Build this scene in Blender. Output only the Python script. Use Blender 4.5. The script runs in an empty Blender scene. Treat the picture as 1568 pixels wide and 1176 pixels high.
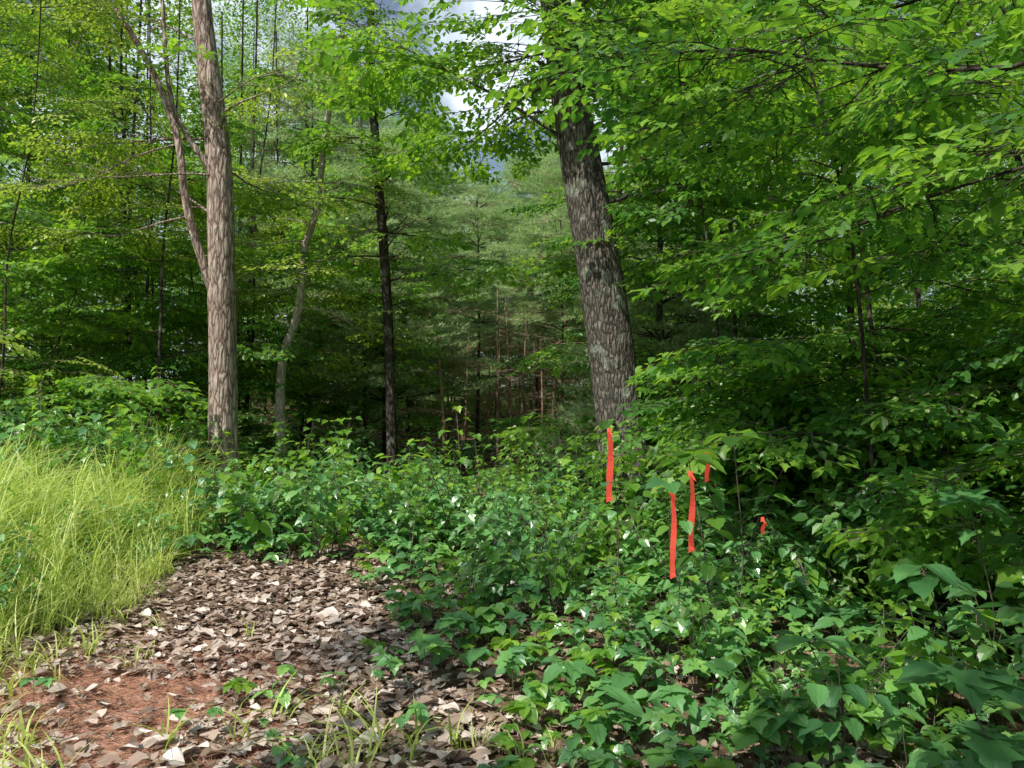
import bpy, math, numpy as np
from mathutils import Vector, Matrix, Euler
rng=np.random.default_rng(11)
U=rng.uniform
scene=bpy.context.scene
CAM=np.array([0,0,1.55])
S=np.array([-0.42,-0.50,0.80]); S/=np.linalg.norm(S)

# ---------------------------------------------------------------- terrain
def sm(t): t=np.clip(t,0,1); return t*t*(3-2*t)
def H(x,y):
    x=np.asarray(x,float); y=np.asarray(y,float)
    h=0.042*np.clip(y-4,0,40)
    h=h+0.35*sm((-x-3.0)/1.6)*sm((y-3.5)/3)
    h=h+0.05*np.sin(x*1.3+.5)*np.cos(y*1.1)+0.03*np.sin(x*3.1+y*2.3)
    h=h+2.5*sm((y-45)/25)
    return h

# ---------------------------------------------------------------- materials
def newmat(name):
    m=bpy.data.materials.new(name); m.use_nodes=True
    nt=m.node_tree; nt.nodes.clear()
    return m,nt,nt.nodes,nt.links
def ramp(nd,cols):
    r=nd.new('ShaderNodeValToRGB'); e=r.color_ramp.elements
    while len(e)<len(cols): e.new(.5)
    for i,(p,c) in enumerate(cols):
        e[i].position=p; e[i].color=(*c,1)
    return r
def leafmat(name,c0,c1,c2,trans=.4,tcol=(1.5,1.7,.7),rough=.4,gloss=.06):
    m,nt,nd,lk=newmat(name)
    out=nd.new('ShaderNodeOutputMaterial')
    at=nd.new('ShaderNodeAttribute'); at.attribute_name='lv'
    rv=nd.new('ShaderNodeAttribute'); rv.attribute_name='rv'
    mx=nd.new('ShaderNodeMath'); mx.operation='MULTIPLY_ADD'; mx.inputs[1].default_value=.45
    ml=nd.new('ShaderNodeMath'); ml.operation='MULTIPLY'; ml.inputs[1].default_value=.55
    lk.new(at.outputs['Fac'],ml.inputs[0]); lk.new(rv.outputs['Fac'],mx.inputs[0]); lk.new(ml.outputs[0],mx.inputs[2])
    r=ramp(nd,[(.08,c0),(.5,c1),(.93,c2)]); lk.new(mx.outputs[0],r.inputs[0])
    p=nd.new('ShaderNodeBsdfDiffuse'); lk.new(r.outputs[0],p.inputs['Color'])
    t=nd.new('ShaderNodeBsdfTranslucent')
    v=nd.new('ShaderNodeMix'); v.data_type='RGBA'; v.blend_type='MULTIPLY'; v.inputs[0].default_value=1
    lk.new(r.outputs[0],v.inputs[6]); v.inputs[7].default_value=(*tcol,1); lk.new(v.outputs[2],t.inputs['Color'])
    s=nd.new('ShaderNodeMixShader'); s.inputs[0].default_value=trans
    lk.new(p.outputs[0],s.inputs[1]); lk.new(t.outputs[0],s.inputs[2])
    if gloss:
        g=nd.new('ShaderNodeBsdfGlossy'); g.inputs['Roughness'].default_value=rough
        lw=nd.new('ShaderNodeLayerWeight'); lw.inputs[0].default_value=.25
        gm=nd.new('ShaderNodeMath'); gm.operation='MULTIPLY_ADD'; gm.inputs[1].default_value=gloss*3; gm.inputs[2].default_value=gloss*.6
        lk.new(lw.outputs['Fresnel'],gm.inputs[0])
        s2=nd.new('ShaderNodeMixShader'); lk.new(gm.outputs[0],s2.inputs[0]); lk.new(s.outputs[0],s2.inputs[1]); lk.new(g.outputs[0],s2.inputs[2]); s=s2
    lk.new(s.outputs[0],out.inputs[0])
    return m
M_maple=leafmat('maple_leaf',(.06,.16,.027),(.15,.33,.048),(.32,.52,.065),.50,(2.0,1.9,.8))
M_yel=leafmat('birch_leaf',(.14,.26,.04),(.32,.47,.06),(.52,.64,.10),.48,(1.5,1.5,.8))
M_dark=leafmat('beech_leaf',(.04,.125,.033),(.09,.24,.047),(.22,.42,.06),.47,(2.1,2.1,.8))
M_under=leafmat('undergrowth_leaf',(.06,.18,.065),(.13,.33,.10),(.26,.49,.12),.3,(1.5,1.7,.8),.33,.13)
M_pine=leafmat('pine_needle',(.26,.42,.22),(.42,.59,.31),(.55,.70,.38),.35,(1.3,1.3,1),.5,0)
M_grass=leafmat('grass_blade',(.34,.48,.08),(.62,.76,.19),(.84,.88,.44),.45,(1.15,1.15,.9),.45,.05)
M_dead=leafmat('dead_leaf',(.11,.062,.042),(.40,.285,.22),(.78,.69,.63),.12,(1,.8,.6),.42,.11)
M_deadred=leafmat('dead_needle',(.22,.10,.055),(.52,.28,.19),(.66,.42,.30),.1,(1,.8,.6),.6,0)

def barkmat(name,dark,mid,light,scale=(16,16,2.6),lichen=.0,bump=.6):
    m,nt,nd,lk=newmat(name)
    out=nd.new('ShaderNodeOutputMaterial'); p=nd.new('ShaderNodeBsdfDiffuse')
    tc=nd.new('ShaderNodeTexCoord'); mp=nd.new('ShaderNodeMapping'); mp.inputs['Scale'].default_value=scale
    lk.new(tc.outputs['Object'],mp.inputs[0])
    n0=nd.new('ShaderNodeTexNoise'); n0.inputs['Scale'].default_value=1.2; n0.inputs['Detail'].default_value=3
    lk.new(mp.outputs[0],n0.inputs['Vector'])
    ad=nd.new('ShaderNodeVectorMath'); ad.operation='MULTIPLY_ADD'; ad.inputs[1].default_value=(1.2,1.2,1.2)
    lk.new(n0.outputs['Color'],ad.inputs[0]); lk.new(mp.outputs[0],ad.inputs[2])
    vo=nd.new('ShaderNodeTexVoronoi'); vo.feature='DISTANCE_TO_EDGE'; vo.inputs['Scale'].default_value=1
    lk.new(ad.outputs[0],vo.inputs['Vector'])
    n1=nd.new('ShaderNodeTexNoise'); n1.inputs['Scale'].default_value=3; n1.inputs['Detail'].default_value=6
    lk.new(mp.outputs[0],n1.inputs['Vector'])
    r=ramp(nd,[(0,dark),(.12,mid),(.5,light)]); 
    mm=nd.new('ShaderNodeMath'); mm.operation='MULTIPLY'; lk.new(vo.outputs['Distance'],mm.inputs[0]); lk.new(n1.outputs['Fac'],mm.inputs[1])
    m2=nd.new('ShaderNodeMath'); m2.operation='MULTIPLY'; m2.inputs[1].default_value=2.2; lk.new(mm.outputs[0],m2.inputs[0])
    lk.new(m2.outputs[0],r.inputs[0])
    n2=nd.new('ShaderNodeTexNoise'); n2.inputs['Scale'].default_value=5; n2.inputs['Detail'].default_value=8
    lk.new(tc.outputs['Object'],n2.inputs['Vector'])
    lr=ramp(nd,[(.56,(0,0,0)),(.66,(1,1,1))]); lk.new(n2.outputs['Fac'],lr.inputs[0])
    lm=nd.new('ShaderNodeMath'); lm.operation='MULTIPLY'; lm.inputs[1].default_value=lichen; lk.new(lr.outputs[0],lm.inputs[0])
    mc=nd.new('ShaderNodeMix'); mc.data_type='RGBA'; lk.new(lm.outputs[0],mc.inputs[0]); lk.new(r.outputs[0],mc.inputs[6]); mc.inputs[7].default_value=(.38,.42,.35,1)
    lk.new(mc.outputs[2],p.inputs['Color'])
    b=nd.new('ShaderNodeBump'); b.inputs['Strength'].default_value=bump; b.inputs['Distance'].default_value=.05
    lk.new(m2.outputs[0],b.inputs['Height']); lk.new(b.outputs[0],p.inputs['Normal'])
    lk.new(p.outputs[0],out.inputs[0]); return m
B_left=barkmat('flaky_bark',(.11,.075,.06),(.38,.29,.25),(.64,.53,.48),(15,15,3.2),.15,.8)
B_oak=barkmat('oak_bark',(.035,.03,.025),(.14,.125,.11),(.30,.27,.24),(24,24,6),.6,1)
B_thin=barkmat('smooth_bark',(.08,.065,.05),(.17,.14,.115),(.26,.22,.19),(20,20,5),.3,.3)
B_pale=barkmat('pale_bark',(.26,.22,.18),(.48,.42,.36),(.60,.55,.48),(16,16,5),.3,.3)
B_dark=barkmat('dark_bark',(.025,.02,.017),(.06,.05,.042),(.11,.09,.075),(16,16,4),.3,.5)
B_red=barkmat('dead_pine_bark',(.12,.075,.055),(.34,.23,.165),(.50,.38,.29),(16,16,4),.2,.4)

def groundmat():
    m,nt,nd,lk=newmat('forest_soil')
    out=nd.new('ShaderNodeOutputMaterial'); p=nd.new('ShaderNodeBsdfDiffuse')
    tc=nd.new('ShaderNodeTexCoord')
    n=nd.new('ShaderNodeTexNoise'); n.inputs['Scale'].default_value=9; n.inputs['Detail'].default_value=10; lk.new(tc.outputs['Object'],n.inputs['Vector'])
    v=nd.new('ShaderNodeTexVoronoi'); v.inputs['Scale'].default_value=22; lk.new(tc.outputs['Object'],v.inputs['Vector'])
    r=ramp(nd,[(.3,(.06,.04,.028)),(.5,(.19,.125,.085)),(.72,(.35,.25,.18))]); lk.new(n.outputs['Fac'],r.inputs[0])
    vm=nd.new('ShaderNodeVectorMath'); vm.operation='DISTANCE'; vm.inputs[1].default_value=(-2.45,4.0,0)
    lk.new(tc.outputs['Object'],vm.inputs[0])
    ad=nd.new('ShaderNodeMath'); ad.operation='ADD'; lk.new(vm.outputs['Value'],ad.inputs[0]); lk.new(n.outputs['Fac'],ad.inputs[1])
    rr=ramp(nd,[(.54,(1,1,1)),(.76,(0,0,0))])
    dv=nd.new('ShaderNodeMath'); dv.operation='MULTIPLY'; dv.inputs[1].default_value=.33; lk.new(ad.outputs[0],dv.inputs[0]); lk.new(dv.outputs[0],rr.inputs[0])
    rc=ramp(nd,[(.3,(.28,.14,.095)),(.6,(.58,.35,.265)),(.8,(.70,.48,.39))]); lk.new(n.outputs['Fac'],rc.inputs[0])
    mc=nd.new('ShaderNodeMix'); mc.data_type='RGBA'; lk.new(rr.outputs[0],mc.inputs[0]); lk.new(r.outputs[0],mc.inputs[6]); lk.new(rc.outputs[0],mc.inputs[7])
    lk.new(mc.outputs[2],p.inputs['Color'])
    b=nd.new('ShaderNodeBump'); b.inputs['Strength'].default_value=.8; b.inputs['Distance'].default_value=.03
    lk.new(v.outputs['Distance'],b.inputs['Height']); lk.new(b.outputs[0],p.inputs['Normal']); lk.new(p.outputs[0],out.inputs[0])
    return m
def ribmat():
    m,nt,nd,lk=newmat('flagging_tape')
    out=nd.new('ShaderNodeOutputMaterial'); p=nd.new('ShaderNodeBsdfPrincipled')
    n=nd.new('ShaderNodeTexNoise'); n.inputs['Scale'].default_value=14
    r=ramp(nd,[(.3,(.95,.10,.07)),(.7,(1,.18,.12))]); lk.new(n.outputs['Fac'],r.inputs[0]); lk.new(r.outputs[0],p.inputs['Base Color'])
    p.inputs['Roughness'].default_value=.4
    p.inputs['Emission Color'].default_value=(1,.075,.055,1); p.inputs['Emission Strength'].default_value=.5   # added glow, imitates the brightness of day-glo dye
    t=nd.new('ShaderNodeBsdfTranslucent'); t.inputs[0].default_value=(1,.16,.10,1)
    s=nd.new('ShaderNodeMixShader'); s.inputs[0].default_value=.3
    lk.new(p.outputs[0],s.inputs[1]); lk.new(t.outputs[0],s.inputs[2]); lk.new(s.outputs[0],out.inputs[0]); return m
M_rib=ribmat()

# ---------------------------------------------------------------- mesh helpers
def link(o,parent=None):
    scene.collection.objects.link(o)
    if parent: o.parent=parent
    return o
class Acc:
    def __init__(s): s.V=[];s.F=[];s.n=0
    def tube(s,pts,rad,sides=6,furrow=0):
        pts=np.asarray(pts,float); m=len(pts); rad=np.asarray(rad,float)
        T=np.gradient(pts,axis=0); T/=np.linalg.norm(T,axis=1)[:,None]+1e-9
        N=np.zeros_like(T); ref=np.array([1,0,0.]) if abs(T[0,0])<.9 else np.array([0,1.,0])
        n=np.cross(T[0],ref); n/=np.linalg.norm(n)
        for i in range(m):
            n=n-T[i]*np.dot(n,T[i]); n/=np.linalg.norm(n); N[i]=n
        Bn=np.cross(T,N); a=np.linspace(0,2*np.pi,sides,endpoint=False)
        R=np.repeat(rad[:,None],sides,1)
        if furrow:
            z=pts[:,2][:,None]; ph=U(0,6,6)
            R=R*(1+furrow*(.5*np.sin(9*a[None]+1.5*np.sin(z*2.3+ph[0]))+.4*np.sin(14*a[None]+2*np.sin(z*3.1+ph[1]))*np.sin(z*7+ph[2])+.6*np.sin(2*a[None]+z*1.1+ph[3])))
        V=pts[:,None,:]+R[:,:,None]*(np.cos(a)[None,:,None]*N[:,None,:]+np.sin(a)[None,:,None]*Bn[:,None,:])
        s.V.append(V.reshape(-1,3))
        i=np.arange(m-1)[:,None]*sides; j=np.arange(sides)[None]; j2=(j+1)%sides
        F=np.stack([i+j,i+j2,i+sides+j2,i+sides+j],-1).reshape(-1,4)+s.n
        s.F.append(F); s.n+=m*sides
    def mesh(s,name,mat):
        V=np.concatenate(s.V); F=np.concatenate(s.F)
        me=bpy.data.meshes.new(name); me.vertices.add(len(V)); me.vertices.foreach_set('co',V.ravel())
        me.loops.add(F.size); me.loops.foreach_set('vertex_index',F.ravel().astype(np.int32))
        me.polygons.add(len(F)); me.polygons.foreach_set('loop_start',np.arange(0,F.size,4,dtype=np.int32))
        me.polygons.foreach_set('use_smooth',np.ones(len(F),bool))
        me.update(calc_edges=True); me.validate(); me.materials.append(mat)
        return bpy.data.objects.new(name,me)
def smooth(P,n):
    P=np.asarray(P,float); k=len(P); out=[]
    E=np.vstack([2*P[0]-P[1],P,2*P[-1]-P[-2]])
    t=np.linspace(0,k-1,n)
    for q in t:
        i=min(int(q),k-2); f=q-i; a,b,c,d=E[i],E[i+1],E[i+2],E[i+3]
        out.append(.5*((2*b)+(-a+c)*f+(2*a-5*b+4*c-d)*f*f+(-a+3*b-3*c+d)*f**3))
    return np.array(out)

OUT={'lo':[(.30,.42)],
 'mid':[(.30,.22),(.32,.58)],
 'ov':[(.20,.10),(.33,.33),(.30,.58),(.14,.84)],
 'ser':[(.22,.04),(.34,.16),(.33,.24),(.40,.36),(.34,.44),(.35,.56),(.25,.66),(.22,.78),(.09,.88)],
 'maple':[(.18,-.06),(.40,.02),(.36,.16),(.60,.40),(.40,.44),(.28,.50),(.30,.66),(.14,.76)],
 'maplo':[(.36,-.02),(.34,.18),(.56,.42),(.28,.52)],
 'oak':[(.08,.10),(.22,.18),(.12,.28),(.30,.40),(.14,.50),(.28,.66),(.12,.74),(.16,.88)]}
class Proto:
    def __init__(s): s.V=[];s.F=[];s.M=[];s.L=[]
    def leaf(s,kind,pos,yaw,pitch,roll,L,W=1,fold=.18,droop=.22,lv=None,mi=0,curl=0):
        h=OUT[kind]; n=len(s.V); lv=U() if lv is None else lv
        right=[(x*W,y) for x,y in h]; 
        mid=[(0,0),(0,.5),(0,1)] if kind not in('lo','mid') else [(0,0),(0,1)]
        pts=mid+right+[(-x,y) for x,y in right]
        R=(Matrix.Rotation(yaw,3,'Z')@Matrix.Rotation(pitch,3,'X')@Matrix.Rotation(roll,3,'Y'))
        c1,c2=U(-1,1,2)*curl
        for x,y in pts:
            z=fold*abs(x)-droop*y*y+c1*x*y*3+c2*(x*x*4)+curl*.5*math.sin(y*5+c1*9)
            v=R@Vector((x*L,y*L,z*L))
            s.V.append((pos[0]+v.x,pos[1]+v.y,pos[2]+v.z))
        m=len(mid); k=len(right)
        r=[n+m+i for i in range(k)]; l=[n+m+k+i for i in range(k)]
        if m==3:
            s.F.append([n]+r+[n+2,n+1]); s.F.append([n,n+1,n+2]+l[::-1])
        else:
            s.F.append([n]+r+[n+1]); s.F.append([n,n+1]+l[::-1])
        s.M+= [mi,mi]; s.L+=[lv,lv]
    def stick(s,pts,r0,r1,mi=1):
        n=len(s.V); m=len(pts)
        for i,p in enumerate(pts):
            r=r0+(r1-r0)*i/(m-1)
            for a in (0,2.1,4.2):
                d=pts[min(i+1,m-1)]-pts[max(i-1,0)]; d=d/(np.linalg.norm(d)+1e-9)
                u=np.cross(d,[.3,.2,1.]) ; u/=np.linalg.norm(u)+1e-9; w=np.cross(d,u)
                q=p+r*(math.cos(a)*u+math.sin(a)*w); s.V.append(tuple(q))
        for i in range(m-1):
            for j in range(3):
                a=n+i*3+j; b=n+i*3+(j+1)%3; s.F.append([a,b,b+3,a+3]); s.M.append(mi); s.L.append(.5)
    def blade(s,base,yaw,h,w,lean,segs=5,lv=None,mi=0):
        n=len(s.V); lv=U() if lv is None else lv
        d=np.array([-math.sin(yaw),math.cos(yaw)]); e=np.array([d[1],-d[0]])
        for i in range(segs+1):
            t=i/segs; ww=w*(1-t**2)*.5+.0006; o=lean*h*t**2.2; z=h*(t-.38*min(lean,1.6)*t**3)
            c=np.array([base[0]+d[0]*o,base[1]+d[1]*o,base[2]+z])
            s.V.append((c[0]-e[0]*ww,c[1]-e[1]*ww,c[2])); s.V.append((c[0]+e[0]*ww,c[1]+e[1]*ww,c[2]+ww*.5))
        for i in range(segs):
            a=n+2*i; s.F.append([a,a+1,a+3,a+2]); s.M.append(mi); s.L.append(lv)
    def obj(s,name,mats,coll):
        me=bpy.data.meshes.new(name); me.from_pydata(s.V,[],s.F); 
        for m in mats: me.materials.append(m)
        me.polygons.foreach_set('material_index',np.array(s.M,np.int32))
        a=me.attributes.new('lv','FLOAT','FACE'); a.data.foreach_set('value',np.array(s.L,np.float32))
        o=bpy.data.objects.new(name,me); coll.objects.link(o); return o

def spray(coll,name,kind,mats,length=.6,leafL=.075,W=1,dens=1,fold=.18):
    p=Proto(); 
    main=[np.array([.04*math.sin(t*4),t*length,-.06*length*t*t*3+.02]) for t in np.linspace(0,1,3)]
    p.stick(main,.004,.0015)
    nn=int(9*dens); side=1
    for i in range(nn):
        t=(i+.6)/nn; side*=-1
        b=np.array([.04*math.sin(t*4),t*length,-.18*length*t*t+.02])
        ang=side*U(.6,1.1); sl=length*(.55*(1-t)+.16)*U(.7,1.1)
        dz=U(-.1,.12)
        tw=[b+np.array([-math.sin(ang)*q*sl,math.cos(ang)*q*sl,dz*q*sl-.1*sl*q*q]) for q in (0,1)]
        p.stick(tw,.0025,.001)
        k=max(2,int(sl/leafL*1.35)); s2=1
        for j in range(k+1):
            q=(j+.5)/(k+.5); q=min(q,1); s2*=-1
            pos=tw[0]*(1-q)+tw[1]*q
            la=ang+(s2*U(.5,1.1) if j<k else U(-.3,.3))
            p.leaf(kind,pos,la,U(-.6,.15),U(-.5,.5),leafL*U(.6,1.2),W,fold)
    p.leaf(kind,main[-1],U(-.3,.3),-.3,0,leafL,W,fold)
    p.obj(name,mats,coll)
def clump(coll,name,mats,n=90,r=.65,flat=.5,L=.10):
    p=Proto()
    for i in range(n):
        d=rng.normal(size=3); d/=np.linalg.norm(d); d*=r*U(.2,1)**.6; d[2]*=flat
        d[2]=round(d[2]/.14)*.14+U(-.03,.03)
        p.leaf('lo',d,U(0,6.28),U(-.6,.25),U(-.5,.5),L*U(.7,1.25),1.1)
    for i in range(3):
        a=U(0,6.28); p.stick([np.zeros(3),np.array([math.cos(a)*r*.8,math.sin(a)*r*.8,U(-.1,.15)])],.006,.002)
    p.obj(name,mats,coll)
def pinespray(coll,name,mats,length=.8):
    p=Proto(); p.stick([np.array([0,t*length,.1*t*t]) for t in (0,1)],.008,.003)
    def tuft(pos,ang):
        for k in range(12):
            a=ang+rng.normal()*.8; el=U(-.5,.9); L=U(.08,.13); w=.0055
            d=np.array([-math.sin(a)*math.cos(el),math.cos(a)*math.cos(el),math.sin(el)])*L
            e=np.array([math.cos(a),math.sin(a),0])*w
            n=len(p.V); p.V+= [tuple(pos-e),tuple(pos+e),tuple(pos+d)]; p.F.append([n,n+1,n+2]); p.M.append(0); p.L.append(U())
    side=1
    for i in range(8):
        t=(i+.8)/8; side*=-1; ang=side*U(.5,.95); sl=length*(.5*(1-t)+.12)
        b=np.array([0,t*length,.1*t*t]); e=b+np.array([-math.sin(ang)*sl,math.cos(ang)*sl,.08*sl])
        p.stick([b,e],.004,.002)
        for q in np.arange(.25,1.01,.085/sl): tuft(b*(1-q)+e*q,ang)
    for q in (.5,.7,.85,1): tuft(np.array([0,q*length,.1*q*q]),0)
    p.obj(name,mats,coll)
def deadspray(coll,name,mats,length=1.0):
    p=Proto(); p.stick([np.array([0,t*length,-.15*t*t]) for t in (0,.5,1)],.008,.002,0)
    for i in range(12):
        t=U(.15,1); ang=U(.4,1.2)*(1 if i%2 else -1); sl=length*U(.15,.45)
        b=np.array([0,t*length,-.15*t*t]); e=b+np.array([-math.sin(ang)*sl,math.cos(ang)*sl,U(-.15,.1)])
        p.stick([b,e],.004,.0015,0)
        for k in range(2):
            q=U(.3,1); bb=b*(1-q)+e*q; p.stick([bb,bb+rng.normal(size=3)*.08],.002,.001,0)
    p.obj(name,mats,coll)
def shrubproto(coll,name,kind,mats,h=.7,stems=5,leafL=.1,W=1,spread=.3,n=7):
    p=Proto()
    for s_ in range(stems):
        a=U(0,6.28); hh=h*U(.45,1.15); ln=spread*U(.3,1.2)
        pts=[np.array([math.cos(a)*ln*t**1.3,math.sin(a)*ln*t**1.3,hh*t*(1-.12*t)]) for t in np.linspace(0,1,5)]
        p.stick(pts,.005,.0018)
        for i in range(n):
            t=.25+.75*(i+1)/n; j=t*4; k=min(int(j),3); f=j-k; c=pts[k]*(1-f)+pts[k+1]*f
            y0=a+i*1.57
            for sgn in (0,math.pi):
                yy=y0+sgn+U(-.4,.4); pl=U(.02,.07)
                q=c+np.array([-math.sin(yy)*pl,math.cos(yy)*pl,pl*.3])
                p.stick([c,q],.0015,.001)
                p.leaf(kind,q,yy,U(-.65,.1),U(-.5,.5),leafL*U(.5,1.15)*(1.1-.3*t),W,.2,.28)
        p.leaf(kind,pts[-1],U(0,6),U(-.3,.2),0,leafL*.8,W)
    p.obj(name,mats,coll)
def sprig(coll,name,kind,mats,k=4,leafL=.08,h=.2,W=1,nw=2):
    p=Proto()
    for w in range(nw):
        x,y=U(-.1,.1,2); hh=h*U(.5,1.1); top=np.array([x+U(-.05,.05),y+U(-.05,.05),hh])
        p.stick([np.array([x,y,0]),top],.002,.0015)
        a0=U(0,6)
        for i in range(k):
            a=a0+i*6.283/k+U(-.25,.25)
            p.leaf(kind,top,a,U(-.5,.05),U(-.4,.4),leafL*U(.6,1.15),W,.2,.25)
    p.obj(name,mats,coll)

def C(n): return bpy.data.collections.new(n)
cMaple=C('maple_sprays'); cYel=C('birch_sprays'); cDark=C('beech_sprays'); cPine=C('pine_sprays'); cDead=C('dead_sprays')
cFar=C('far_clumps'); cFarY=C('far_clumps_light'); cShrub=C('shrubs'); cSprig=C('sprigs'); cGrass=C('grass_tufts'); cLitter=C('dead_leaves'); cRed=C('needle_litter'); cBlade=C('coarse_blades')
cNear=C('near_sprays')
for i in range(4):
    spray(cMaple,f'maple_spray_{i}','maplo' if i%2 else 'mid',[M_maple,B_thin],.6,.095,.95)
    spray(cYel,f'birch_spray_{i}','mid',[M_yel,B_thin],.6,.07,.95,1.1)
    spray(cDark,f'beech_spray_{i}','mid',[M_dark if i<2 else M_maple,B_dark],.55,.09,.95)
    spray(cNear,f'near_spray_{i}','ser',[M_dark if i%2 else M_maple,B_dark],.55,.085,.9)
    clump(cFar,f'clump_{i}',[M_maple if i%2 else M_dark,B_dark],90,.7,.5,.105)
    clump(cFarY,f'clump_light_{i}',[M_yel if i%2 else M_maple,B_dark],85,.7,.5,.10)
for i in range(3):
    pinespray(cPine,f'pine_spray_{i}',[M_pine,B_red]); deadspray(cDead,f'dead_spray_{i}',[B_red])
shrubproto(cShrub,'shrub_a','maple',[M_under,B_thin],.7,5,.12,.9,.35,5)
shrubproto(cShrub,'shrub_b','ser',[M_under,B_thin],.8,5,.11,1,.4,6)
shrubproto(cShrub,'shrub_c','ov',[M_under,B_thin],.55,6,.10,1.15,.4,5)
shrubproto(cShrub,'shrub_d','ser',[M_maple,B_thin],.65,4,.12,.95,.35,5)
shrubproto(cShrub,'shrub_e','maple',[M_maple,B_thin],.95,3,.10,.95,.3,6)
for i in range(3):
    sprig(cSprig,f'sprig_{i}','ser',[M_under,B_thin],3,.10,.24,1.05,3)
    sprig(cSprig,f'sprig_m{i}','maple',[M_under,B_thin],4,.09,.2,.95,2)
    sprig(cSprig,f'sprig_o{i}','ov',[M_maple,B_thin],5,.07,.16,1.1,3)
for i in range(4):
    p=Proto()
    for k in range(24):
        p.blade((U(-.16,.16),U(-.16,.16),-.02),U(0,6.28),U(.3,.85),U(.007,.016),U(.15,1.3),4)
    p.obj(f'grass_tuft_{i}',[M_grass],cGrass)
for i in range(3):
    p=Proto()
    for k in range(7): p.blade((U(-.05,.05),U(-.05,.05),-.02),U(0,6.28),U(.2,.42),U(.010,.018),U(.5,1.5))
    p.obj(f'coarse_blade_{i}',[M_grass],cBlade)
for i in range(10):
    p=Proto(); p.leaf('oak' if i%3 else 'ov',(0,-.05,.006),0,U(-.05,.08),U(-.12,.12),U(.10,.15),1.15,U(-.2,.3),U(-.2,.2),lv=(i+.5)/10,curl=.2)
    p.obj(f'dead_leaf_{i}',[M_dead],cLitter)
for i in range(3):
    p=Proto()
    for k in range(14):
        a=U(0,6.28); x,y=U(-.08,.08,2); p.stick([np.array([x,y,.008]),np.array([x+math.cos(a)*.07,y+math.sin(a)*.07,.01+U(0,.02)])],.0012,.0008,0)
    p.obj(f'needles_{i}',[M_deadred],cRed)

_ng={}
def group(coll):
    if coll.name in _ng: return _ng[coll.name]
    g=bpy.data.node_groups.new('scatter_'+coll.name,'GeometryNodeTree')
    g.interface.new_socket('Geometry',in_out='INPUT',socket_type='NodeSocketGeometry')
    g.interface.new_socket('Geometry',in_out='OUTPUT',socket_type='NodeSocketGeometry')
    nd,lk=g.nodes,g.links
    i=nd.new('NodeGroupInput'); o=nd.new('NodeGroupOutput'); ip=nd.new('GeometryNodeInstanceOnPoints')
    ci=nd.new('GeometryNodeCollectionInfo'); ci.inputs['Collection'].default_value=coll
    ci.inputs['Separate Children'].default_value=True; ci.inputs['Reset Children'].default_value=True
    def na(n,t):
        a=nd.new('GeometryNodeInputNamedAttribute'); a.data_type=t; a.inputs['Name'].default_value=n; return a.outputs['Attribute']
    lk.new(i.outputs[0],ip.inputs['Points']); lk.new(ci.outputs[0],ip.inputs['Instance']); ip.inputs['Pick Instance'].default_value=True
    lk.new(na('idx','INT'),ip.inputs['Instance Index']); lk.new(na('rot','FLOAT_VECTOR'),ip.inputs['Rotation']); lk.new(na('scl','FLOAT'),ip.inputs['Scale'])
    sa=nd.new('GeometryNodeStoreNamedAttribute'); sa.data_type='FLOAT'; sa.domain='INSTANCE'; sa.inputs['Name'].default_value='rv'
    rn=nd.new('FunctionNodeRandomValue'); rn.data_type='FLOAT'
    lk.new(ip.outputs[0],sa.inputs[0]); lk.new([q for q in rn.outputs if q.type=='VALUE'][0],[q for q in sa.inputs if q.name=='Value'][0])
    re=nd.new('GeometryNodeRealizeInstances'); lk.new(sa.outputs[0],re.inputs[0])
    lk.new(re.outputs[0],o.inputs[0]); _ng[coll.name]=g; return g
def scatter(name,coll,P,rot,scl,parent=None):
    P=np.asarray(P,float); n=len(P)
    if n==0: return None
    me=bpy.data.meshes.new(name); me.vertices.add(n); me.vertices.foreach_set('co',P.ravel())
    a=me.attributes.new('rot','FLOAT_VECTOR','POINT'); a.data.foreach_set('vector',np.asarray(rot,np.float32).ravel())
    a=me.attributes.new('scl','FLOAT','POINT'); a.data.foreach_set('value',np.asarray(scl,np.float32))
    a=me.attributes.new('idx','INT','POINT'); a.data.foreach_set('value',rng.integers(0,len(coll.objects),n).astype(np.int32))
    o=bpy.data.objects.new(name,me); link(o,parent)
    m=o.modifiers.new('scatter','NODES'); m.node_group=group(coll)
    return o

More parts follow.
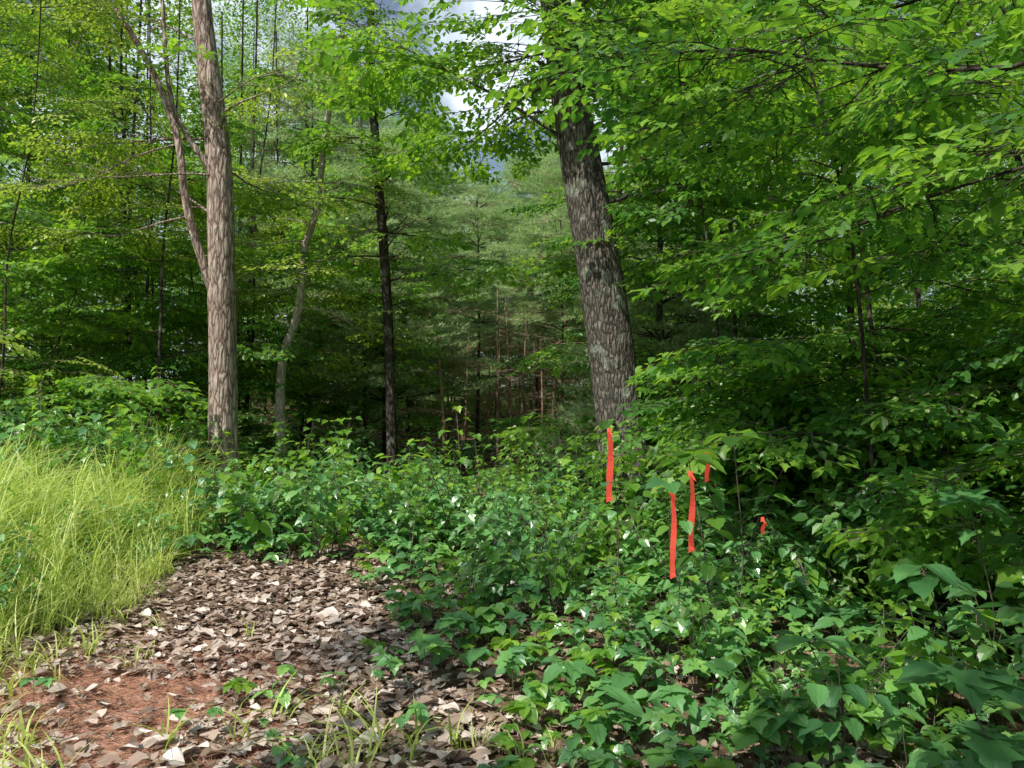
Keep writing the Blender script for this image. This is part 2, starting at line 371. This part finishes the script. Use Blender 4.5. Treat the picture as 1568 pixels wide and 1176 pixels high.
PG=[((-.9,20.5,4.5),2.4),((2,22,6),2.8),((1.1,18,4.5),1.6),((-2.7,16.8,5),2.2),((.5,24,1),2.2),((-.6,31,7),3.2),((3.4,28,7),2.6),((-3.4,26,7),2.2)]
GAPS=[((-4.6,7.2,.7),2.0),((-5.8,9.5,1),2.1),((-4.4,5.4,.5),1.2),((-4,10.8,2.0),1.1),((-4.1,10.8,4.2),.5),((-3.2,10,5.6),1.2),((-6.2,10,4.5),1.3),((-5.2,9.6,6.2),1.2),((-8,11,4),1.5),((-7,9.5,1.5),1.4),
 ((-2.6,16.5,5),2.8),((.5,22,6),3.4),((.9,19,4.5),2.6),((0,23,.8),2.2),((-1.3,12.5,.7),1.0),((-2.6,3.9,0),.7),((-1.7,5.8,0),.25),((-1.0,4.4,0),.1),((-2.2,6.6,0),.25),((-1.2,3.6,0),.2),
 ((3,8,5),1.3),((4.8,7,4.4),1.1),((2.2,7.4,3.6),.8),((6,9,5),1.4),((3,4.5,3.6),.8),((1.2,6.3,.4),.3),((.2,5,.2),.2),((-2.3,9,.8),.6),((1.4,3.8,.4),.45),((2.6,4.6,.5),.4),((-1,7.8,.5),.4),((.4,8.4,.8),.3),((3.6,6,1.2),.5),((-1.4,15,3.5),1.5),
 ((.9,9.3,4.4),.4),((1.2,9.3,2.7),.25),((0.1,4.0,.2),.2),((.7,4.4,.3),.2),((2.2,5.4,.8),.3),((-.2,9.2,.8),.4),((1.2,4.7,1.2),.3),((5,6,2.4),.8),((4,4.4,1.4),.3)]+PG
def keep(P,r=.35,gaps=True,view=True):
    P=np.asarray(P); k=np.ones(len(P),bool)
    if gaps:
      for c,R in (PG if gaps=='far' else GAPS):
        v=P-np.array(c); t=v@S; d=np.linalg.norm(v-t[:,None]*S[None],axis=1)
        k&=~((t>max(.5,R*.9))&(d<R+r+U(-.4,.2,len(P))))
    d=np.linalg.norm(P-CAM,axis=1); k&=d>2.3
    x,y,z=P[:,0],P[:,1],P[:,2]
    rt=x/np.maximum(y,.1); zt=(z-1.55)/np.maximum(y,.1)
    if view:
        k&=~((y>.5)&(y<9.4)&(rt>.02)&(rt<.17)&(zt<.34)&(zt>-.02)&(U(0,1,len(P))<.75))
        k&=~((y>.5)&(y<11)&(rt>-.43)&(rt<-.34)&(zt>-.05)&(U(0,1,len(P))<.9))
        k&=~((y>.5)&(y<12)&(rt>-.22)&(rt<.0)&(zt>-.02)&(zt<.26)&(U(0,1,len(P))<.75))
    k&=~((y>11)&(y<80)&(rt>-.095)&(rt<-.01)&(zt>.32+.07*np.sin(rt*90))&(U(0,1,len(P))<.85))
    k&=~((y>9.8)&(y<80)&(rt>.10)&(rt<.135)&(zt>.31)&(zt<.43))
    return k

def limb(acc,start,az,el,L,r0,SP,ndens=1.0,sub=7,curve=.25,step=.33,gaps=True):
    n=7; d=np.array([math.cos(az)*math.cos(el),math.sin(az)*math.cos(el),math.sin(el)])
    pts=[np.array(start,float)]
    for i in range(n):
        d=d+rng.normal(size=3)*.13*np.array([1,1,.7]); d[2]-=curve*.12; d/=np.linalg.norm(d)
        pts.append(pts[-1]+d*L/n)
    pts=np.array(pts)
    if keep(pts[2:],gaps=gaps).mean()<.55: return
    acc.tube(pts,np.linspace(r0,.003,n+1)*np.linspace(1,.8,n+1),5)
    side=1
    for i in range(int(sub*ndens)):
        t=U(.2,1) ; q=t*n; k=min(int(q),n-1); f=q-k; b=pts[k]*(1-f)+pts[k+1]*f
        dd=pts[min(k+1,n)]-pts[k]; a0=math.atan2(dd[1],dd[0]); side*=-1
        a=a0+side*U(.5,1.2); sl=L*(.5*(1-t)+.18)*U(.7,1.2); e=U(-.2,.25)
        sd=np.array([math.cos(a)*math.cos(e),math.sin(a)*math.cos(e),math.sin(e)])
        m=max(3,int(sl/.3)+1); tt=np.linspace(0,1,m)[:,None]
        sp=b+sd*tt*sl+np.array([0,0,-.08*sl])*tt**2
        if not keep(sp[-1:],gaps=gaps)[0]: continue
        acc.tube(sp,np.linspace(min(.012,r0*.3*(1-t)+.004),.002,m),3)
        for s_ in np.arange(.15,sl,step):
            pos=b+sd*s_+np.array([0,0,-.08*sl])*(s_/sl)**2
            SP.append((*pos,U(-.35,.15),U(-.35,.35),a-math.pi/2+U(-.7,.7),U(.75,1.25)))
    SP.append((*pts[-2],0,0,math.atan2(d[1],d[0])-math.pi/2,1.0))

def finish_sp(name,coll,SP,parent,size=1.,gaps=True,view=True):
    SP=np.array(SP)
    if len(SP)==0: return
    k=keep(SP[:,:3],gaps=gaps,view=view); SP=SP[k]
    return scatter(name,coll,SP[:,:3],SP[:,3:6],SP[:,6]*size,parent)

def tree(name,path,radii,bark,coll,nl=18,t0=.4,L=2.5,el=(0,.6),sub=7,az=None,limbr=.35,furrow=0,sides=10,extra=None,size=1.,curve=.25,dens=1.,taper=.6,step=.36,gaps=True):
    path=np.array(path,float); Z=path[-1,2]-path[0,2]
    n=max(10,int(Z/.12)) if furrow else max(8,int(Z/.4))
    P=smooth(path,n); R=np.interp(np.linspace(0,1,n),np.linspace(0,1,len(radii)),radii)
    acc=Acc(); acc.tube(P,R,sides,furrow); SP=[]
    for i in range(nl):
        t=t0+(1-t0)*(i+U(0,1))/nl; j=min(int(t*(n-1)),n-1)
        a=(i*2.4+U(-.4,.4)) if az is None else U(*az)
        limb(acc,P[j],a,U(*el)+.3*(t-.5),L*(1-taper*(t-t0)/(1-t0))*U(.75,1.2),min(.03,max(.008,R[j]*limbr)),SP,dens,sub,curve,step=step,gaps=gaps)
    if extra: extra(acc,SP)
    o=acc.mesh(name,bark); link(o)
    if SP: finish_sp('crown',coll,SP,o,size,gaps=gaps)
    return o

# ---------------------------------------------------------------- ground
g=np.concatenate([-np.geomspace(200,14,18)[:-1],np.linspace(-14,14,113),np.geomspace(14,200,18)[1:]])
gx=g; gy=g+8
X,Y=np.meshgrid(gx,gy,indexing='ij'); Z=H(X,Y)
V=np.stack([X,Y,Z],-1).reshape(-1,3); ny=len(gy); nx=len(gx)
i,j=np.meshgrid(np.arange(nx-1),np.arange(ny-1),indexing='ij')
F=np.stack([i*ny+j,(i+1)*ny+j,(i+1)*ny+j+1,i*ny+j+1],-1).reshape(-1,4)
a=Acc(); a.V=[V]; a.F=[F]; link(a.mesh('ground',groundmat()))

# ---------------------------------------------------------------- main trees
def ex_left(acc,SP):
    pts=smooth([(-4.15,10.95,3.3),(-4.45,10.8,4.4),(-4.6,10.8,5.4),(-4.95,10.8,6.3),(-5.5,10.8,7.2),(-6.3,10.8,8.1)],18)
    acc.tube(pts,np.linspace(.065,.03,18),8)
    pts=smooth([(-4.1,10.95,4.9),(-4.4,10.9,5.3),(-4.75,10.9,6.0),(-4.85,10.8,7.4)],12); acc.tube(pts,np.linspace(.05,.025,12),7)
    for s,az in (((-5.0,10.8,6.4),3.4),((-5.5,10.8,7.2),2.6),((-6.2,10.8,8.0),3.6),((-4.6,10.8,5.3),3.9),((-4.5,10.8,4.6),3.6)):
        limb(acc,s,az,U(-.1,.3),2.0,.02,SP,1,8)
    for s,az in (((-4.6,10.8,5.3),3.3),((-4.45,10.8,4.3),3.0),((-4.1,10.9,4.9),3.5),((-4.2,10.9,5.9),-.6)):
        limb(acc,s,az,U(-.3,0),2.2,.015,SP,1,8,gaps=False)
tree('hickory_tree',[(-3.98,11,.2),(-3.98,11,1.0),(-4.0,11,2.2),(-4.03,11,3.3),(-4.1,11,5.1),(-4.25,11,6.3),(-4.38,11,7.4),(-4.6,11,10),(-4.6,11,13)],
     [.27,.21,.19,.185,.165,.15,.135,.11,.04],B_left,cYel,20,.40,2.6,(-.2,.4),7,furrow=.05,sides=28,extra=ex_left,limbr=.14)
def ex_oak(acc,SP):
    for z,az in ((5.6,-2.2),(5.8,-1.2),(6.0,-1.8),(6.3,-.7),(6.0,-2.8),(5.4,-.4),(6.6,-1.5),(6.1,-1.5),(5.6,-1.7),(6.4,-2.4)):
        limb(acc,(.70-.09*(z-5.5),9.5,z),az,U(-.25,.1),U(1.2,2.0),.02,SP,1,8,gaps=False)
tree('oak_tree',[(1.42,9.5,.1),(1.36,9.5,.7),(1.28,9.5,1.6),(1.1,9.5,3.0),(.84,9.5,4.6),(.64,9.5,5.8),(.52,9.5,6.8),(.45,9.5,9.5),(.6,9.5,14)],
     [.42,.33,.29,.27,.24,.205,.18,.14,.05],B_oak,cMaple,30,.44,3.2,(-.15,.5),9,furrow=.035,sides=32,limbr=.12,extra=ex_oak)
tree('birch_tree',[(-3.7,13,.3),(-3.78,13,1.5),(-3.75,13,2.5),(-3.5,13,3.3),(-3.42,13,4.3),(-3.22,13,5.0),(-3.08,13,6.3),(-2.9,13,7.4),(-2.6,13,9.5)],
     [.095,.08,.07,.065,.06,.055,.05,.04,.02],B_pale,cYel,18,.4,1.9,(-.1,.5),6,limbr=.3,gaps='far')
tree('added_shade_tree',[(-1.93,13,.3),(-1.97,13,1.6),(-2.05,13,3.5),(-2.2,13,5.4),(-2.32,13,7),(-2.35,13,8.5),(-2.3,13,12)],
     [.10,.085,.08,.075,.07,.06,.02],B_dark,cMaple,26,.36,1.9,(0,.5),7,limbr=.25,gaps='far')
T=[(-5.2,11.5,7.5,.03,cMaple,1.7),(-6.9,10.5,7,.022,cYel,2.0),(-8.2,11.5,9,.045,cMaple,2.4),(-7.5,9.4,5.0,.022,cYel,1.7),
   (-9.2,13.5,10,.05,cMaple,2.5),(-6.2,13.5,9.5,.035,cMaple,2.2),(-4.9,14.5,10,.035,cYel,2.2),(-3.0,16.5,9,.05,cMaple,2.0),(-11,15,11,.06,cMaple,2.6),(-9.0,10.5,6,.025,cMaple,2.0),(-7.2,12,4,.025,cMaple,2.0),(-5.6,12.5,3.6,.025,cDark,1.9),(-8.6,12.5,4,.025,cDark,2.2),(-4.6,12.6,3.2,.02,cDark,1.5),(-7.6,15.5,13,.05,cYel,2.6),(-10.5,17,14,.06,cYel,2.8),(-5.5,16.5,13,.05,cMaple,2.5),(-12.5,18,15,.06,cYel,3.0)]
for x,y,h,r,c,L in T:
    z=float(H(x,y)); l=U(-.9,.9)
    tree('birch_sapling' if c is cYel else 'maple_sapling',[(x,y,z),(x+.25*l,y,z+h*.25),(x+.2*l,y+.1,z+h*.45),(x+.6*l,y+.1,z+h*.7),(x+.8*l,y,z+h)],[r,r*.8,r*.6,r*.4,.01],B_dark,c,int(h*2.5),.10,L,(-.1,.5),6,limbr=.4,gaps=True if y<12 else 'far')
T=[(2.9,6.3,5.5,.02,2.0,-.5),(3.9,8.2,7,.03,2.4,-.9),(5.4,7.0,6.5,.03,2.2,-1.0),(4.4,5.3,5.2,.022,1.9,-.6),(6.6,9.5,8.5,.05,2.6,-1.2),(3.0,10.5,8,.04,2.2,-.3),
   (2.3,12.5,9,.06,2.2,.1),(5.2,12,9.5,.06,2.6,-.4),(8.2,8.5,8,.05,2.6,-1),(8.5,12.5,10,.08,2.8,-.5),(7.0,6.0,6.5,.04,2.2,-.7),(2.0,15.5,10,.07,2.2,.2),(5.5,3.6,6,.035,2.1,-.8),(2.3,8.6,4.2,.02,1.7,-.2)]
for k,(x,y,h,r,L,lean) in enumerate(T):
    z=float(H(x,y)); c=cDark if k%3 else cMaple
    tree('beech_sapling',[(x,y,z),(x+.15*lean,y,z+h*.25),(x+.5*lean,y-.1,z+h*.55),(x+1.3*lean,y-.2,z+h*.82),(x+2.0*lean,y-.3,z+h)],[r,r*.85,r*.7,r*.4,.01],B_dark,c,int(h*3.6),.05,L,(-.15,.45),7,limbr=.45,curve=.5,gaps=y<10)
for k,(x,y,h) in enumerate([(3.2,7.6,2.2),(3.9,6.6,2.0),(4.6,7.8,2.6),(5.8,8.6,2.8),(4.9,5.4,2.0),(6.4,7.2,2.6),(3.4,9.2,2.6),(2.6,10.6,2.2),(7.4,9.5,3),(3.9,4.6,1.3),(4.2,3.9,1.2)]):
    z=float(H(x,y)); acc=Acc(); SP=[]
    for q in range(int(7+h*2)):
        limb(acc,(x+U(-.2,.2),y+U(-.2,.2),z+U(0,h*.5)),U(0,6.28),U(.35,1.25),h*U(.6,1.0),.013,SP,1,7,.9,step=.32)
    o=acc.mesh('hazel_bush',B_dark); link(o); finish_sp('leaves',cDark,SP,o,1.1)
def near(name,pts,az,coll,n=9,r=.02,L=.9):
    acc=Acc(); P=smooth(pts,14); acc.tube(P,np.linspace(r,.006,14),7); SP=[]
    for i in range(n):
        j=int(1+i/n*12); limb(acc,P[j],az+(1 if i%2 else -1)*U(.5,1.1),U(-.35,.15),L*U(.6,1.2),.006,SP,.8,4,.5,step=.28,gaps=False)
    o=acc.mesh(name,B_dark); link(o); finish_sp('leaves',coll,SP,o,.95,gaps=False)
def shade(x,y,h,L,c=cFar,t0=.45,nl=20,size=.9):  # trees added behind and beside the camera to throw shade on the foreground
    z=float(H(x,y)); tree('added_shade_tree',[(x,y,z),(x,y+.1,z+h*.4),(x+.2,y,z+h*.7),(x,y,z+h)],[.2,.16,.1,.03],B_oak,c,nl,t0,L,(-.05,.5),6,limbr=.3,size=size,step=.55)
shade(-2.8,-1.0,12,3.8,nl=20); shade(1.2,-1.4,12,3.8,nl=19); shade(-5.6,-1.6,11,3.6,cFar,.5,18,.8); shade(6.8,2.2,10,3.6,cDark,.3,22,1)
near('beech_branch',[(6.8,2.2,4.4),(4.6,3.2,4.3),(3.1,4.2,3.55),(2.3,4.7,3.65),(1.5,5,3.9),(.9,5.3,4.0)],2.7,cNear,19,.022,1.1)
near('maple_branch',[(6.8,2.4,3.9),(4.5,3.0,3.4),(3.2,3.6,2.95),(2.4,3.9,2.75),(1.9,4.1,2.6)],2.8,cNear,12,.018,.8)
near('beech_branch',[(6.8,2.6,4.9),(4.8,4.0,5.0),(3.4,5.2,4.6),(2.3,6,4.5),(1.4,6.6,4.5)],2.7,cNear,18,.02,1.2)

# ---------------------------------------------------------------- pines
def pine(x,y,h,L,z0=.12,nm='white_pine_tree',step=.46,sub=6,per=1.7,size=1.,dz=.5):
    z=float(H(x,y)); acc=Acc(); P=smooth([(x,y,z),(x+.05,y,z+h*.5),(x,y,z+h)],14); r=h*.008
    acc.tube(P,np.linspace(r,.01,14),8); SP=[]
    for zz in np.arange(h*z0,h*.98,dz):
        n=5; f=(zz/h)
        for i in range(n):
            limb(acc,(x,y,z+zz),i*6.283/n+zz*per,U(.0,.3)+.35*f,L*(1-f)**.8*U(.8,1.15)+.3,.018,SP,1,sub,0,step=step,gaps=False)
    o=acc.mesh(nm,B_dark); link(o); finish_sp('needles',cPine,SP,o,size,gaps=False,view=False)
pine(-2.7,16.8,7.0,2.1,.2); pine(-.9,20.5,6.5,2.0,.5); pine(2.0,22,9.5,2.6,.3); pine(1.1,18,5.8,1.5,.5); pine(-4.6,18,9,2.4); pine(2.9,14,4.5,1.6,.1); pine(2.1,11.2,3.2,1.1,.1,step=.42)
for x,y,h,z0 in ((-.6,31,10,.35),(-3.4,26,9.5,.12),(3.4,28,11,.2),(-6,29,12,.1),(6.2,30,12,.1),(-2.2,36,11.5,.15),(1.2,38,12.5,.2),(3.6,40,13,.12),(-4.8,38,14,.1)):
    pine(x,y,h,3.0,z0,step=.75,sub=6,size=1.6,dz=.8)
acc=Acc(); SP=[]
for k in range(34):
    x=U(-1.8,3.0); y=U(15,26); z=float(H(x,y)); h=U(2.5,4.5); l=U(-.3,.3); r=U(.02,.055)
    acc.tube(smooth([(x,y,z),(x+l*.4,y,z+h*.5),(x+l,y,z+h)],8),np.linspace(r,r*.3,8),6)
    for q in range(10): SP.append((x+l*.4,y,z+U(.4,3.4),U(-.2,.2),0,U(0,6.28),U(.6,1.3)))
o=acc.mesh('dead_pine_stand',B_red); link(o); SP=np.array(SP); scatter('dead_branches',cDead,SP[:,:3],SP[:,3:6],SP[:,6],o)

# ---------------------------------------------------------------- distant woods
acc=Acc(); A=[];B=[]
k=0
while k<170:
    y=U(14.5,56); x=U(-.95,.95)*y+U(-3,3)
    if -.17*y-1.2<x<.17*y+1.4 and y<38: continue
    z=float(H(x,y)); h=U(10,17)+.14*y
    if -.14<x/y<.06: h=min(h,1.5+y*.30)
    k+=1
    r=U(.035,.08); l=U(-1.2,1.2); P=smooth([(x,y,z),(x+l*.1,y,z+h*.2),(x+l*.5,y,z+h*.4),(x+l*.6,y,z+h*.7)],7); acc.tube(P,np.linspace(r,.015,7),6)
    R=U(1.8,3.2); base=U()
    for q in range(66):
        t=U(.10,1); rr=R*(1-.45*t)*U(.2,1)**.5; an=U(0,6.28)
        (A if base<.45 else B).append((x+l*t+rr*math.cos(an),y+rr*math.sin(an),z+h*t,U(-.3,.3),U(-.3,.3),U(0,6.28),U(.8,1.5)))
for k in range(1900):
    y=U(13,60); x=U(-.95,.95)*y
    if -.16*y<x<.15*y and y<30 and U()<.95: continue
    A.append((x,y,float(H(x,y))+U(.1,1)**1.5*3.2,U(-.3,.3),U(-.3,.3),U(0,6.28),U(.7,1.4)))
for k in range(1700):
    y=U(56,72); x=U(-1,1)*y; A.append((x,y,2.6+U(0,1)**1.2*19,U(-.3,.3),U(-.3,.3),U(0,6.28),U(1.5,2.6)))
for k in range(450):
    y=U(40,56); x=U(-.22,.22)*y; A.append((x,y,float(H(x,y))+U(0,5),U(-.3,.3),U(-.3,.3),U(0,6.28),U(1.0,2.0)))
o=acc.mesh('distant_woodland',B_dark); link(o)
for nm,c,Q in (('dark_foliage',cFar,A),('light_foliage',cFarY,B)):
    finish_sp(nm,c,Q,o,1.,gaps='far',view=False)

# ---------------------------------------------------------------- undergrowth
def bx(y): return -1.25+np.clip(7.3-y,0,9)*.35
def litter(x,y): return (y<7.5)&(x<bx(y)+.2*np.sin(y*5))&(x>-3.2-.15*np.sin(y*4))
def grassreg(x,y): return (x<-3.1+.25*np.sin(y*2.2)+.25*(y<5.5)-np.clip(y-8.3,0,5)*.5)&(y<12)
def pts(n,xr,yr): return U(*xr,n),U(*yr,n)
def mk(x,y,tilt=.15,dz=0):
    n=len(x); return np.stack([x,y,H(x,y)+dz],-1),np.stack([U(-tilt,tilt,n),U(-tilt,tilt,n),U(0,6.28,n)],-1)
x,y=pts(3000,(-9,12),(3,15)); far=np.hypot(x,y)>3.3
clus=.5+.5*np.sin(x*2.1+1.3*np.sin(y*1.7))*np.cos(y*1.9+x)
den=np.where(y>7.3,.28,.18)+.40*clus
m=(~litter(x,y))&(~grassreg(x,y))&far&(U(0,1,len(x))<den)&((x>bx(y)+.4)|(y>7.6))
x,y=x[m],y[m]; P,R=mk(x,y); s=np.where(y<6.5,U(.35,1.05,len(x)),U(.7,1.5,len(x))); s*=np.where((x>1.8),1.25,1)
s*=np.where((y>11)&(np.abs(x)<2.5),.6,1)
scatter('shrub_undergrowth',cShrub,P,R,s)
x,y=pts(6000,(-4,7),(2.6,11)); m=(~litter(x,y))&(~grassreg(x,y))&(np.hypot(x,y)>2.9)&(U(0,1,len(x))<.65); x,y=x[m],y[m]
P,R=mk(x,y); scatter('ground_cover_plants',cSprig,P,R,U(.5,1.45,len(x)))
x,y=pts(300,(-3.1,1.1),(3,7.4)); m=litter(x,y)&(U(0,1,300)<.05+.7*np.clip((x+2.2)/2.4,0,1)**1.5); x,y=x[m],y[m]
P,R=mk(x,y); scatter('seedling_plants',cSprig,P,R,U(.5,1.1,len(x)))
x,y=pts(2000,(-14,14),(11,34)); m=U(0,1,2000)<.7; x,y=x[m],y[m]; P,R=mk(x,y); scatter('woodland_floor_plants',cSprig,P,R,U(1,2,len(x)))
x,y=pts(2900,(-9,-2.6),(4.0,12)); m=grassreg(x,y)&(U(0,1,2900)<.78); x,y=x[m],y[m]; P,R=mk(x,y,.2)
s=U(.55,1.4,len(x))*(.5+.5*np.clip((-x-2.9)/1.2,0,1)); scatter('grass',cGrass,P,R,s)
x,y=pts(380,(-3.6,.2),(3,6)); m=(U(0,1,380)<np.clip((-x-2.2)*.9,0.02,.8))|((y<3.8)&(U(0,1,380)<.35)); x,y=x[m],y[m]; P,R=mk(x,y,.2); scatter('coarse_grass',cBlade,P,R,U(.4,.95,len(x)))
x,y=pts(240,(-10,-4.2),(8.6,12)); P,R=mk(x,y); scatter('tall_weeds',cShrub,P,R,U(.8,1.7,len(x)))
x,y=pts(70,(-5.5,-3.2),(5,9)); P,R=mk(x,y); scatter('weeds_in_grass',cShrub,P,R,U(.4,.9,len(x)))
x,y=pts(18000,(-4.4,1.8),(2.8,8)); m=U(0,1,18000)<np.where(litter(x,y),.9,.35)*np.where((x<-1.6)&(y<4.8),.26,1); x,y=x[m],y[m]
P,R=mk(x,y,.25,.012); P[:,2]+=U(0,.03,len(x)); scatter('leaf_litter',cLitter,P,R,U(.35,.98,len(x)))
x,y=pts(8000,(-8,9),(6,30)); P,R=mk(x,y,.4,.015); scatter('woodland_leaf_litter',cLitter,P,R,U(.8,1.7,len(x)))
x,y=pts(1300,(-3.4,-1.0),(3,5.2)); P,R=mk(x,y,.1,.0); scatter('needle_litter',cRed,P,R,U(.7,1.2,len(x)))
acc=Acc()
for k in range(45):
    x=U(-3.2,1); y=U(3,7.4); a=U(0,6.28); L=U(.15,.7); q=np.linspace(0,1,5)
    X_=x+np.cos(a+q*.4)*L*q; Y_=y+np.sin(a+q*.4)*L*q; acc.tube(np.stack([X_,Y_,H(X_,Y_)+.045+.01*np.sin(q*9)],-1),np.linspace(U(.003,.007),.0015,5),5)
link(acc.mesh('fallen_twigs',B_thin))

# ---------------------------------------------------------------- flagged saplings with survey ribbons
def ribbon(x,y,zt,L,w,ph,nm='survey_ribbon'):
    bm=[];n=14
    fr=[]
    for i in range(n+1):
        t=i/n; tw=ph+.4*math.sin(t*3+ph)+.25*math.sin(t*9); cx=x+.010*math.sin(t*5+ph)+.01*t; cy=y+.01*math.sin(t*4)
        ww=w*.5*min(1,.35+4*t)
        bm.append((cx-math.cos(tw)*ww,cy-math.sin(tw)*ww,zt-L*t)); bm.append((cx+math.cos(tw)*ww,cy+math.sin(tw)*ww,zt-L*t+(.015 if i==n else 0)))
        if i<n: fr.append([2*i,2*i+1,2*i+3,2*i+2])
    b=len(bm); k=12
    for i in range(k):
        a=i*6.283/k
        bm.append((x+.013*math.cos(a),y+.013*math.sin(a),zt-.012+.004*math.sin(3*a))); bm.append((x+.011*math.cos(a),y+.011*math.sin(a),zt+.016))
        j=(i+1)%k; fr.append([b+2*i,b+2*j,b+2*j+1,b+2*i+1])
    b=len(bm)
    bm+= [(x,y-.01,zt-.01),(x,y-.012,zt+.012),(x+.012,y-.02,zt-.03),(x+.028,y-.03,zt-.045)]; fr.append([b,b+2,b+3,b+1])
    me=bpy.data.meshes.new(nm); me.from_pydata(bm,[],fr); me.materials.append(M_rib); link(bpy.data.objects.new(nm,me))
def sapling(nm,base,top,nleaf,leafL,kind='ser',mat=M_under,lean=.1,topn=6):
    p=Proto(); b=np.array(base,float); t=np.array(top,float)
    P=smooth([b,b*.6+t*.4+np.array([lean,0,0]),t],8); p.stick(list(P),.007,.003)
    for i in range(nleaf):
        q=U(.35,.95)*7; k=int(q); f=q-k; c=P[k]*(1-f)+P[k+1]*f; a=U(0,6.28); pl=U(.05,.22)
        e=c+np.array([-math.sin(a)*pl,math.cos(a)*pl,U(0,.08)]); p.stick([c,e],.002,.0012); p.leaf(kind,e,a+U(-.3,.3),U(-.5,0),U(-.3,.3),leafL*U(.7,1.1),1,.2,.25)
    for i in range(topn):
        a=i*6.283/topn+U(-.3,.3); pl=U(.01,.08); e=t+np.array([-math.sin(a)*pl,math.cos(a)*pl,U(-.02,.05)]); p.stick([t,e],.002,.001)
        p.leaf(kind,e,a,U(-.35,.2),U(-.3,.3),leafL*U(.9,1.3),1,.2,.25)
    c=C(nm+'_tmp'); o=p.obj(nm,[mat,B_thin],c); c.objects.unlink(o); link(o)
sapling('flagged_sapling',(1.1,4.9,0),(1.06,4.8,1.30),14,.14,topn=9,mat=M_maple)
sapling('flagged_sapling',(.9,4.9,0),(.93,4.8,1.12),10,.12)
sapling('flagged_sapling',(1.3,5.0,0),(1.36,4.9,1.42),7,.14,topn=7,mat=M_maple)
sapling('flagged_sapling',(.62,5.6,0),(.67,5.5,1.50),7,.11,topn=1)
sapling('flagged_sapling',(1.8,7.1,0),(1.69,7.0,1.4),7,.11)
ribbon(.665,5.47,1.46,.49,.050,.2); ribbon(1.05,4.70,1.22,.46,.046,.3); ribbon(.935,4.68,1.11,.50,.037,.1); ribbon(1.17,4.80,1.33,.17,.040,.4); ribbon(1.72,5.5,.85,.10,.045,.5)
for q,(x,y,h,l,kd) in enumerate([(1.6,2.9,.62,.16,'maple'),(1.95,2.8,.75,.17,'oak'),(1.25,3.4,.6,.12,'ser'),(2.3,3.2,.95,.17,'maple'),(2.75,3.7,1.15,.18,'oak'),(2.0,3.9,.8,.15,'ser'),(2.5,4.4,1.1,.16,'maple'),(3.2,4.3,1.5,.18,'ser')]):
    sapling('oak_seedling' if kd=='oak' else 'maple_seedling',(x+.12,y+.1,0),(x,y,h),11,l,kd,topn=7)

# ---------------------------------------------------------------- light, sky, camera
sl=bpy.data.lights.new('sun','SUN'); sl.energy=5; sl.angle=math.radians(.5); sl.color=(1,.95,.84)
so=bpy.data.objects.new('sun',sl); so.rotation_euler=Vector(S).to_track_quat('Z','Y').to_euler(); link(so)
w=bpy.data.worlds.new('World'); scene.world=w; w.use_nodes=True; nt=w.node_tree; nt.nodes.clear(); nd=nt.nodes; lk=nt.links
bg=nd.new('ShaderNodeBackground'); sk=nd.new('ShaderNodeTexSky'); ou=nd.new('ShaderNodeOutputWorld')
sk.sky_type='NISHITA'; sk.sun_disc=False; sk.sun_elevation=math.asin(S[2]); sk.sun_rotation=math.atan2(S[0],S[1]); sk.dust_density=1.2; sk.ozone_density=.8
tc=nd.new('ShaderNodeTexCoord'); nz=nd.new('ShaderNodeTexNoise'); nz.inputs['Scale'].default_value=7; nz.inputs['Detail'].default_value=6
lk.new(tc.outputs['Generated'],nz.inputs['Vector'])
dt=nd.new('ShaderNodeVectorMath'); dt.operation='DOT_PRODUCT'; dt.inputs[1].default_value=(-.05,.9,.43); lk.new(tc.outputs['Generated'],dt.inputs[0])
mr=nd.new('ShaderNodeMapRange'); mr.inputs[1].default_value=.78; mr.inputs[2].default_value=.97; mr.inputs[3].default_value=0; mr.inputs[4].default_value=.17; lk.new(dt.outputs['Value'],mr.inputs[0])
sm_=nd.new('ShaderNodeMath'); sm_.operation='ADD'; lk.new(nz.outputs['Fac'],sm_.inputs[0]); lk.new(mr.outputs[0],sm_.inputs[1])
cr=ramp(nd,[(.58,(.08,.08,.08)),(.72,(1,1,1))]); lk.new(sm_.outputs[0],cr.inputs[0])
mc=nd.new('ShaderNodeMix'); mc.data_type='RGBA'; lk.new(cr.outputs[0],mc.inputs[0]); lk.new(sk.outputs[0],mc.inputs[6]); mc.inputs[7].default_value=(9.5,10.6,11.8,1)
bg.inputs['Strength'].default_value=.11; lk.new(mc.outputs[2],bg.inputs[0]); lk.new(bg.outputs[0],ou.inputs[0])
cd=bpy.data.cameras.new('camera'); cd.lens=28; cd.sensor_width=36; cd.clip_end=1000
co=bpy.data.objects.new('camera',cd); co.location=CAM; co.rotation_euler=(math.radians(90+2.4),0,0); link(co); scene.camera=co
scene.view_settings.view_transform='Standard'; scene.view_settings.look='None'; scene.view_settings.exposure=0
